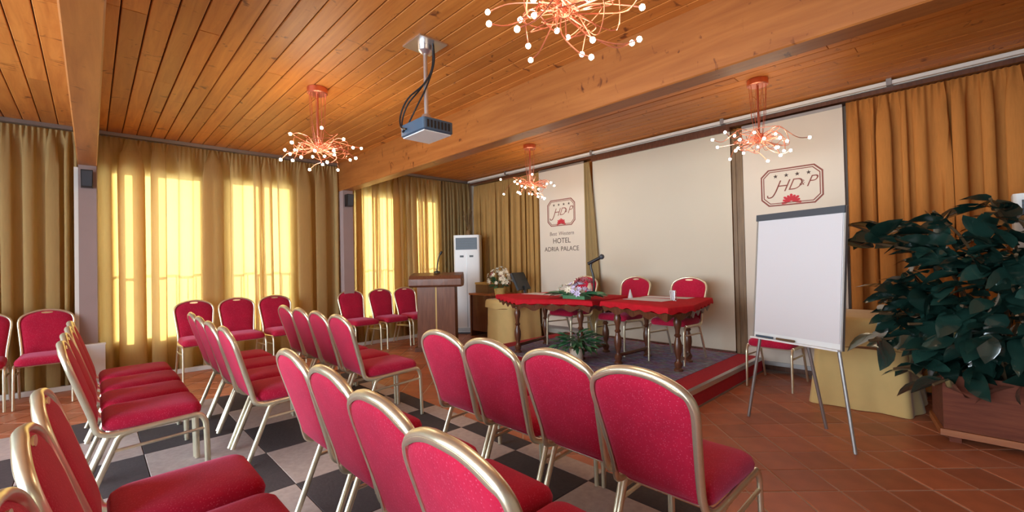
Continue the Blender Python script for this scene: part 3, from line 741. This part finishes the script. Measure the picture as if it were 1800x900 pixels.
# ================================================================== AIR CONDITIONERS
def aircon(x, y, rz, w, d, h, label):
    a = thing('air_conditioner', (x, y, 0), rz, label, 'air conditioner')
    MB().loft([[(px, py, z) for px, py in rrect(w / 2, d / 2, .03, 3)] for z in (0.03, h)]).build('cabinet', 'plastic', a)
    MB().box(-w / 2 + .02, w / 2 - .02, -d / 2 + .02, d / 2 - .02, 0, 0.03).build('foot', 'dkgrey', a, smooth=0)
    MB().box(-w / 2 + .045, w / 2 - .045, -d / 2 - .006, -d / 2 + .01, h - 0.27, h - 0.05).build('grille', 'dkgrey', a, smooth=0)
    for k in range(7): MB().box(-w / 2 + .045, w / 2 - .045, -d / 2 - .012, -d / 2 - .004, h - 0.262 + k * 0.03, h - 0.252 + k * 0.03).build('grille_slat', 'bluegrey', a, smooth=0)
    MB().box(-0.006, 0.006, -d / 2 - .004, -d / 2 + .002, 0.12, h - 0.34).build('door_seam', 'grey_metal', a, smooth=0)
    for sx in (-1, 1): MB().box(sx * .09 - .035, sx * .09 + .035, -d / 2 - .008, -d / 2, h - 0.41, h - 0.375).build('display', 'black', a, smooth=0)
    MB().box(-w / 2 + .01, w / 2 - .01, -d / 2 - .004, -d / 2 + .002, 0.045, 0.11).build('lower_grille', 'grey_metal', a, smooth=0)
    return a
aircon(0.44, -0.44, R(40), 0.49, 0.26, 1.82, 'tall white standing air conditioner in the corner behind the lectern')
aircon(7.47, -0.28, 0, 0.52, 0.28, 1.74, 'white air conditioner at the right edge behind the rubber plant')
tw = thing('dried_branches', (0.42, -0.40, 1.8205), 0, 'dark dried twigs standing on top of the corner air conditioner', 'dried twigs')
MB().lathe([(0.03, 0), (0.045, 0.03), (0.04, 0.08), (0.025, 0.10)], 12).build('vase', 'wicker', tw)
rg = random.Random(5)
for k in range(7):
    a = rg.uniform(0, 2 * PI); s = rg.uniform(0.04, 0.11)
    MB().tube(spline([(0, 0, 0.08), (s * .3 * math.cos(a), s * .3 * math.sin(a), 0.22), (s * math.cos(a), s * math.sin(a), rg.uniform(0.36, 0.50))], 4), 0.008, 5).build('twig', 'stem', tw)

# ================================================================== SKIRTED TABLES
def skirted(x, y, w, d, h, flare, label, seed, over=0.16):
    rg = random.Random(seed); t = thing('skirted_table', (x, y, 0), 0, label, 'table')
    out = dens(rrect(w / 2, d / 2, 0.06, 5), 0.025); n = len(out); ph = rg.uniform(0, 6)
    rings = []
    for f in (0, .15, .4, .7, .93):
        z = 0.004 + (h - .012) * f; rr = []
        for i, (px, py) in enumerate(out):
            wv = (1 - f) * 0.016 * math.sin(i * 0.55 + ph) + (1 - f) ** 2 * flare * (0.8 + 0.5 * math.sin(i * 0.13 + ph))
            l = math.hypot(px, py); rr.append((px + px / l * wv, py + py / l * wv, z))
        rings.append(rr)
    MB().loft(rings).build('skirt', 'cream', t, smooth=60)
    rings = []
    for z, g in ((h - over, .034), (h - over * .5, .030), (h - .03, .026), (h - .006, .014), (h, -.01)):
        rings.append([(px * (1 + 2 * g / w), py * (1 + 2 * g / d), z + (0.012 * math.sin(i * 0.35 + ph) if z < h - over * .9 else 0)) for i, (px, py) in enumerate(out)])
    MB().loft(rings).build('tablecloth', 'cream', t, smooth=60)
    return t
skirted(1.68, -0.47, 0.58, 0.70, 0.70, 0.02, 'cream skirted table left of the stage carrying flowers and monitor', 3, 0.14)
skirted(6.30, -0.54, 0.62, 0.72, 0.77, 0.06, 'cream skirted table with pooled cloth between flip chart and rubber plant', 4, 0.24)
dk = thing('side_desk', (1.03, -0.40, 0), 0, 'dark wooden desk in the corner beside the white air conditioner', 'desk')
MB().box(-0.30, 0.30, -0.27, 0.27, 0.735, 0.765).build('desk_top', 'pale_wood', dk, smooth=0)
for sx in (-1, 1): MB().box(sx * .28 - .015, sx * .28 + .015, -0.25, 0.25, 0, 0.735).build('side_panel', 'darkwood', dk, smooth=0)
MB().box(-0.265, 0.265, -0.22, -0.20, 0.10, 0.735).build('front_panel', 'darkwood', dk, smooth=0)
bx = thing('wicker_box', (0.94, -0.42, 0.7655), 0, 'brown wicker box on the dark corner desk', 'box')
MB().box(-0.17, 0.17, -0.12, 0.12, 0, 0.15).build('body', 'wicker', bx, smooth=0)
MB().box(-0.178, 0.178, -0.128, 0.128, 0.15, 0.185).build('lid', 'basket', bx, smooth=0)
mo = thing('monitor', (2.0, -0.50, 0.7005), R(104), 'black tilted monitor on the cream table left of the narrow banner', 'monitor')
tilt = Matrix.Translation((0, 0, 0.10)) @ Matrix.Rotation(R(-26), 4, 'X')
MB().box(-0.19, 0.19, -0.015, 0.02, 0.06, 0.36, tilt).build('housing', 'black', mo, smooth=0)
MB().box(-0.172, 0.172, -0.018, -0.015, 0.078, 0.342, tilt).build('display', 'black', mo, smooth=0)
MB().box(-0.025, 0.025, 0.0, 0.03, 0.01, 0.22).build('stand', 'black', mo, smooth=0)
MB().lathe([(0.11, 0), (0.105, 0.012), (0.03, 0.018)], 16).build('base', 'black', mo)

def leafmesh(L, Wd, fold=0.12, droop=0.15):
    m = MB(); vs = []; n = 5; prof = [0.10, 0.78, 1.0, 0.92, 0.60, 0.0]
    for i in range(n + 1):
        t = i / n; w = Wd / 2 * prof[i]; z = -droop * L * t * t
        vs += [(-w, L * t, z + fold * w * 2), (0, L * t, z), (w, L * t, z + fold * w * 2)]
    fs = []
    for i in range(n):
        a = i * 3
        fs += [(a, a + 1, a + 4, a + 3), (a + 1, a + 2, a + 5, a + 4)]
    return m.add(vs, fs)
def orient(d, roll):
    d = Vector(d).normalized(); up = Vector((0, 0, 1)) if abs(d.z) < .95 else Vector((1, 0, 0))
    x = d.cross(up).normalized(); z = x.cross(d); M = Matrix((x, d, z)).transposed().to_4x4()
    return (M @ Matrix.Rotation(roll, 4, 'Y')).to_euler()
# bouquet
bq = thing('flower_basket', (1.56, -0.66, 0.7005), 0, 'cream flower bouquet in a straw basket on the left cream table', 'bouquet')
MB().lathe([(0.07, 0), (0.10, 0.16), (0.105, 0.18), (0.09, 0.18), (0.085, 0.15)], 18).build('basket', 'basket', bq)
rg = random.Random(21); blo = None; lf = None
bloom = MB()
for k in range(7):
    a = 2 * PI * k / 7
    bloom.add([(0, 0, 0), (.022 * math.cos(a - .5), .022 * math.sin(a - .5), .016), (.042 * math.cos(a), .042 * math.sin(a), .022), (.022 * math.cos(a + .5), .022 * math.sin(a + .5), .016)], [(0, 1, 2, 3)])
bloom.ball((0, 0, .012), .012, 6, 4)
def scatter(parent, n, c, rx, ry, rz, m, mesh, name, rg, proto_=None, zmin=-0.2):
    o = proto_
    for k in range(n):
        while True:
            d = Vector((rg.gauss(0, 1), rg.gauss(0, 1), rg.gauss(0, 1))).normalized()
            if d.z > zmin: break
        q = rg.uniform(0.75, 1.0)
        if o is None: o = mesh.build(name, m, parent, fix=False); ob = o
        else: ob = o.copy(); COL.objects.link(ob); ob.parent = parent; 
        ob.data = o.data
        ob.location = (c[0] + d.x * rx * q, c[1] + d.y * ry * q, c[2] + d.z * rz * q)
        ob.rotation_euler = d.to_track_quat('Z', 'Y').to_euler(); s = rg.uniform(.8, 1.25); ob.scale = (s, s, s)
    return o
scatter(bq, 44, (0, 0, 0.30), 0.23, 0.23, 0.22, 'petal', bloom, 'bloom', rg)
scatter(bq, 8, (0, 0, 0.28), 0.19, 0.19, 0.19, 'pink', bloom, 'small_bloom', rg)
lfm = leafmesh(0.11, 0.04)
for k in range(26):
    a = rg.uniform(0, 2 * PI); e = rg.uniform(-.2, 1.2)
    o = (lfm.build('leaf', 'fern', bq, fix=False) if k == 0 else l0.copy())
    if k == 0: l0 = o
    else: COL.objects.link(o)
    o.location = (0.08 * math.cos(a), 0.08 * math.sin(a), 0.22 + 0.08 * e); o.rotation_euler = orient((math.cos(a), math.sin(a), e), rg.uniform(-1, 1))
stm = MB()
for k in range(10):
    a = 2 * PI * k / 10; stm.tube([(0.02 * math.cos(a), 0.02 * math.sin(a), 0.1), (0.12 * math.cos(a), 0.12 * math.sin(a), 0.36)], 0.004, 5)
stm.build('stems', 'fern', bq)

# ================================================================== SPEAKERS' TABLES
ZT = 0.855
def turned(h):
    return [(r, z * h) for r, z in ((0.045, 0), (0.045, .03), (.030, .05), (.040, .09), (.042, .12), (.024, .16), (.022, .20), (.034, .27), (.042, .35), (.040, .42), (.026, .50), (.022, .53), (.036, .56), (.022, .59), (.026, .66), (.036, .72), (.040, .78), (.028, .84), (.024, .86), (.042, .88), (.042, 1.0), (.02, 1.0))]
def redtable(poly, legs, label):
    cx = sum(p[0] for p in poly) / len(poly); cy = sum(p[1] for p in poly) / len(poly)
    t = thing('speakers_table', (cx, cy, ZS + 0.0045), 0, label, 'table', None)
    P = [(x - cx, y - cy) for x, y in poly]; zt = ZT - ZS - 0.0045
    def sc_(k): return [(x * k, y * k) for x, y in P]
    MB().loft([[(x, y, z) for x, y in sc_(k)] for k, z in ((0.93, zt - .045), (0.965, zt - .035), (0.965, zt - .006))]).build('table_top', 'darkwood', t, smooth=0)
    D = dens(P, 0.03); rings = []
    for k, z in ((1.012, zt - .055), (1.008, zt - .03), (1.0, zt - .004), (0.985, zt + .001), (0.5, zt + .0015)):
        rings.append([(x * k, y * k, z + (0.010 * math.sin(i * 1.1) if z < zt - .05 else 0)) for i, (x, y) in enumerate(D)])
    MB().loft(rings).build('tablecloth', 'table_red', t, smooth=50)
    fr = MB(); rings = []
    for k, z in ((0.955, zt - .115), (1.0, zt - .050)): rings.append([(x * k, y * k, z + (0.02 * math.sin(i * 0.8) if z < zt - .1 else 0)) for i, (x, y) in enumerate(dens(sc_(0.97), 0.03))])
    fr.loft(rings, cap=False).build('carved_apron', 'darkwood', t, smooth=0)
    for x, y in legs:
        MB().lathe(turned(zt - .05), 12, (x - cx, y - cy, 0)).build('leg', 'darkwood', t)
    lo = [(x - cx, y - cy) for x, y in legs]
    for a, b in ((0, 1), (2, 3)): MB().tube([(*lo[a], 0.09), (*lo[b], 0.09)], 0.02, 6).build('stretcher', 'darkwood', t, smooth=0)
    return t
redtable([(2.36, -1.46), (3.22, -1.90), (3.62, -1.72), (4.10, -1.60), (4.05, -0.72), (2.70, -0.72)], [(3.04, -1.71), (2.92, -1.06), (3.86, -1.50), (3.84, -0.98)], 'left red topped table with turned legs, flowers lying on its right end')
redtable([(4.18, -1.56), (4.42, -1.58), (5.08, -1.80), (5.16, -1.45), (4.97, -0.55), (4.20, -0.60)], [(4.30, -1.42), (4.34, -0.88), (4.92, -1.30), (4.82, -0.86)], 'right red topped table with turned legs at the edge of the stage')
def sheet(x, y, w, d, rz, label, z=ZT + 0.003):
    o = MB().box(-w / 2, w / 2, -d / 2, d / 2, 0, 0.0015).build('paper_sheet', 'paper', None, loc=(x, y, z), smooth=0); o.rotation_euler = (0, 0, rz)
    return tag(o, label, 'paper', 'papers on the red tables')
sheet(2.95, -1.10, 0.60, 0.28, 0.02, 'white paper sheet on the left red table')
sheet(4.52, -1.12, 0.50, 0.30, -0.1, 'white paper sheet on the right red table, near the glass')
sheet(4.55, -0.78, 0.55, 0.22, 0.05, 'white paper sheet along the back of the right red table')
def glass_thing(name, x, y, prof, m, label, cat, liquid=None):
    o = MB().lathe(prof, 16).build(name, m, None, loc=(x, y, ZT + 0.0022)); return tag(o, label, cat)
glass_thing('drinking_glass', 4.80, -1.12, [(0.026, 0), (0.032, 0.10), (0.030, 0.10), (0.024, 0.006), (0.002, 0.006)], 'glass', 'clear drinking glass on the right end of the red table', 'glass')
glass_thing('drinking_glass', 4.74, -1.02, [(0.026, 0), (0.032, 0.10), (0.030, 0.10), (0.024, 0.006), (0.002, 0.006)], 'paper', 'white tumbler beside the clear glass on the red table', 'glass')
glass_thing('name_card', 4.14 + .1, -1.05, [(0.03, 0), (0.004, 0.10), (0.002, 0.10)], 'paper', 'small white cone shaped card between the two red tables', 'card')
bt = thing('water_bottle', (3.72, -1.12, ZT + 0.0022), 0, 'slim white bottle behind the flowers on the red table', 'bottle')
MB().lathe([(0.028, 0), (0.03, 0.01), (0.03, 0.12), (0.012, 0.17), (0.011, 0.20), (0.002, 0.20)], 14).build('body', 'petal', bt)
MB().lathe([(0.013, 0.185), (0.013, 0.212), (0.002, 0.214)], 10).build('cap', 'paper', bt)
mc = thing('table_microphone', (3.62, -0.90, ZT + 0.0022), 0, 'black microphone on a short stand behind the flowers on the red table', 'microphone')
MB().lathe([(0.06, 0), (0.058, 0.012), (0.015, 0.022)], 16).build('base', 'black', mc)
MB().tube(spline([(0, 0, 0.01), (0, 0, 0.22), (-0.03, -0.01, 0.36), (-0.02, 0.0, 0.42)], 5), 0.015, 8).build('stand', 'black', mc)
MB().tube([(-0.06, -0.03, 0.40), (0.07, 0.05, 0.475)], 0.022, 10).build('microphone_body', 'black', mc)
MB().ball((0.09, 0.063, 0.487), 0.034, 10, 7).build('microphone_head', 'dkgrey', mc)
# flower arrangement lying on the table
fa = thing('flower_arrangement', (3.78, -1.46, ZT + 0.0022), 0, 'low spray of lilac and white flowers with green leaves on the red table', 'flowers')
rg = random.Random(31)
scatter(fa, 16, (0.0, 0, 0.05), 0.17, 0.14, 0.14, 'lilac', bloom, 'bloom', rg, zmin=0.0)
scatter(fa, 12, (-0.10, 0, 0.05), 0.20, 0.14, 0.12, 'petal', bloom, 'white_bloom', rg, zmin=0.0)
scatter(fa, 12, (0.05, 0.08, 0.14), 0.13, 0.08, 0.11, 'pink', bloom, 'dusky_bloom', rg, zmin=0.2)
lf2 = leafmesh(0.24, 0.06, 0.1, 0.2); l0 = None
for k in range(34):
    a = rg.choice([rg.gauss(0, .5), PI + rg.gauss(0, .5)])
    if l0 is None: l0 = o = lf2.build('leaf', 'fern', fa, fix=False)
    else: o = l0.copy(); COL.objects.link(o)
    o.location = (0.12 * math.cos(a) + rg.uniform(-.1, .1), rg.uniform(-.07, .07), 0.05); o.rotation_euler = orient((math.cos(a), math.sin(a) * .7, rg.uniform(.02, .35)), rg.uniform(-.7, .7))
MB().box(-0.16, 0.16, -0.06, 0.06, 0, 0.04).build('foam_tray', 'fern', fa, smooth=0)
# fern on the stage
fn = thing('potted_fern', (3.97, -1.72, ZS + 0.0045), 0, 'small leafy green fern in a cream pot at the front of the stage', 'potted plant')
MB().lathe([(0.055, 0), (0.06, 0.005), (0.078, 0.15), (0.084, 0.155), (0.084, 0.175), (0.07, 0.175), (0.068, 0.14), (0.01, 0.14)], 18).build('pot', 'pot', fn)
l0 = None; lf3 = leafmesh(0.12, 0.04, 0.15, 0.3)
for k in range(120):
    a = rg.uniform(0, 2 * PI); e = rg.uniform(0.0, 1.0); q = rg.uniform(.3, 1)
    if l0 is None: l0 = o = lf3.build('leaf', 'fern', fn, fix=False)
    else: o = l0.copy(); COL.objects.link(o)
    o.location = (0.215 * q * math.cos(a), 0.215 * q * math.sin(a), 0.20 + 0.19 * e * (1.2 - q)); o.rotation_euler = orient((math.cos(a), math.sin(a), e - .3), rg.uniform(-.6, .6))
stm = MB()
for k in range(16):
    a = 2 * PI * k / 16; stm.tube(spline([(0, 0, 0.13), (0.06 * math.cos(a), 0.06 * math.sin(a), 0.26), (0.15 * math.cos(a), 0.15 * math.sin(a), 0.25)], 3), 0.003, 4)
stm.build('stems', 'fern', fn)

# ================================================================== FLIP CHART
A = Vector((5.755, -1.69)); B = Vector((6.372, -1.925)); ang = math.atan2(B.y - A.y, B.x - A.x)
mid = (A + B) / 2; fc = thing('flip_chart', (mid.x, mid.y, 0), ang, 'white flip chart on a thin metal tripod easel right of the stage', 'flip chart')
hw = (B - A).length / 2; lean = Matrix.Translation((0, 0, 0.655)) @ Matrix.Rotation(R(-5.5), 4, 'X')
MB().box(-hw, hw, -0.008, 0.012, 0.0, 0.985, lean).build('board', 'plastic', fc, smooth=0)
MB().box(-hw + .012, hw - .012, -0.014, -0.008, 0.045, 0.94, lean).build('paper_pad', 'paper', fc, smooth=0)
MB().box(-hw - .004, hw + .004, -0.024, 0.014, 0.935, 0.985, lean).build('clip_bar', 'dkgrey', fc, smooth=0)
for sx in (-1, 1): MB().box(sx * hw - .006, sx * hw + .006, -0.012, 0.014, 0, 0.985, lean).build('side_rail', 'grey_metal', fc, smooth=0)
MB().box(-hw, hw, -0.05, -0.008, -0.004, 0.008, lean).build('pen_tray', 'plastic', fc, smooth=0)
for k, x in enumerate((-0.22, -0.05)): MB().tube([lean @ Vector((x - .07, -0.03, 0.018)), lean @ Vector((x + .07, -0.03, 0.018))], 0.008, 8).build('marker', 'bluegrey' if k == 0 else 'stem', fc)
for sx in (-1, 1): MB().tube([(sx * (hw - .06), 0.035, 0.85), (sx * (hw - .03), 0.02, 0.62), (sx * (hw + .065), -0.01, 0.0)], 0.012, 8).build('leg', 'grey_metal', fc)
MB().tube([(0.0, 0.06, 0.95), (0.04, 0.27, 0.0)], 0.012, 8).build('leg', 'grey_metal', fc)

# ================================================================== RUBBER PLANT
poly = [(6.82, -1.30), (7.75, -1.30), (7.86, -0.9), (7.75, -0.50), (6.82, -0.50), (6.745, -0.90)]
pc = (7.28, -0.90); PP = [(x - pc[0], y - pc[1]) for x, y in poly]
rp = thing('rubber_plant', (pc[0], pc[1], 0), 0, 'huge glossy dark rubber plant in a wooden planter at the right', 'potted plant')
def sc_(k): return [(x * k, y * k) for x, y in PP]
for i in range(6):
    (x0, y0), (x1, y1) = PP[i], PP[(i + 1) % 6]
    MB().loft([[(x0, y0, z), (x1, y1, z), (x1 * .93, y1 * .93, z), (x0 * .93, y0 * .93, z)] for z in (0.09, 0.46)]).build('planter_panel', 'planter', rp, smooth=0)
MB().loft([[(x, y, z) for x, y in sc_(1.035)] for z in (0.045, 0.088)]).build('base_trim', 'pale_wood', rp, smooth=0)
for i in range(6):
    x, y = PP[i]; MB().box(x * .88 - .03, x * .88 + .03, y * .88 - .03, y * .88 + .03, 0, 0.045).build('foot', 'planter', rp, smooth=0)
MB().loft([[(x, y, z) for x, y in sc_(0.92)] for z in (0.36, 0.42)]).build('soil', 'soil', rp, smooth=0)
rg = random.Random(77); lm = leafmesh(0.22, 0.135, 0.13, 0.32); l0 = None
stems = []
for (ex, ey, ez) in ((-0.90, -0.30, 1.42), (-0.96, -0.22, 1.54), (-0.84, -0.48, 0.66), (-0.70, -0.52, 0.48), (-0.80, -0.40, 1.00), (-0.62, -0.46, 0.80), (-0.72, -0.22, 1.52), (-0.48, -0.28, 1.60), (-0.20, -0.25, 1.66), (-0.70, -0.42, 1.06), (-0.78, -0.42, 0.86), (-0.66, -0.50, 0.62), (-0.35, -0.52, 0.95), (-0.10, -0.42, 1.28), (0.10, -0.40, 1.60),
                     (0.15, -0.55, 1.15), (-0.02, -0.62, 0.80), (0.30, -0.55, 0.65), (0.42, -0.40, 1.45), (0.50, -0.45, 1.0), (-0.32, -0.40, 1.28), (-0.50, -0.50, 0.40), (0.05, -0.58, 0.48), (0.6, -0.1, 1.6), (0.1, 0.05, 1.62), (-0.45, 0.0, 1.25)):
    s0 = (rg.uniform(-.25, .25), rg.uniform(-.15, .15), 0.40)
    mdl = (s0[0] * .6 + ex * .4, s0[1] * .6 + ey * .4 + 0.05, 0.40 + (ez - 0.40) * .62 + 0.12)
    sp = spline([s0, mdl, (ex, ey, ez)], 6)
    MB().tube(sp, 0.010, 6).build('branch', 'stem', rp); stems.append(sp)
cnt = 0
while cnt < 296:
    sp = stems[cnt % len(stems)]; tt = rg.uniform(0.42, 1.0) ** 0.7
    p = sp[min(len(sp) - 1, int(tt * (len(sp) - 1)))]
    d = (sp[-1] - sp[-4]).normalized(); a = rg.uniform(0, 2 * PI)
    o1 = Vector((math.cos(a), math.sin(a), rg.uniform(-.35, .55))); dr = (o1 + d * rg.uniform(0.1, 0.9) + Vector((0, -.25, rg.uniform(-.5, .5)))).normalized()
    if l0 is None: l0 = o = lm.build('leaf', 'leaf', rp, fix=False)
    else: o = l0.copy(); COL.objects.link(o)
    o.location = p + Vector((rg.uniform(-.05, .05), rg.uniform(-.05, .05), rg.uniform(-.04, .04))); o.rotation_euler = orient(dr, rg.uniform(-.9, .9)); s = rg.uniform(.75, 1.2); o.scale = (s, s, s)
    cnt += 1

lv = MB()
for k in range(520):
    while True:
        d = Vector((rg.uniform(-1, 1), rg.uniform(-1, 1), rg.uniform(-1, 1)))
        if 0.35 < d.length < 1: break
    c = Vector((0.10 + d.x * 0.80, -0.22 + d.y * 0.42, 0.92 + d.z * 0.60))
    dr = Vector((d.x + rg.uniform(-.7, .7), d.y + rg.uniform(-.7, .7), d.z * .5 + rg.uniform(-.6, .4)))
    e = orient(dr, rg.uniform(-1.0, 1.0)).to_matrix().to_4x4(); e.translation = c; sc2 = rg.uniform(.7, 1.05)
    lv.add([e @ (Vector(v) * sc2) for v in lm.v], lm.f)
tag(lv.build('inner_leaves', 'leaf', rp, fix=False), kind='stuff')
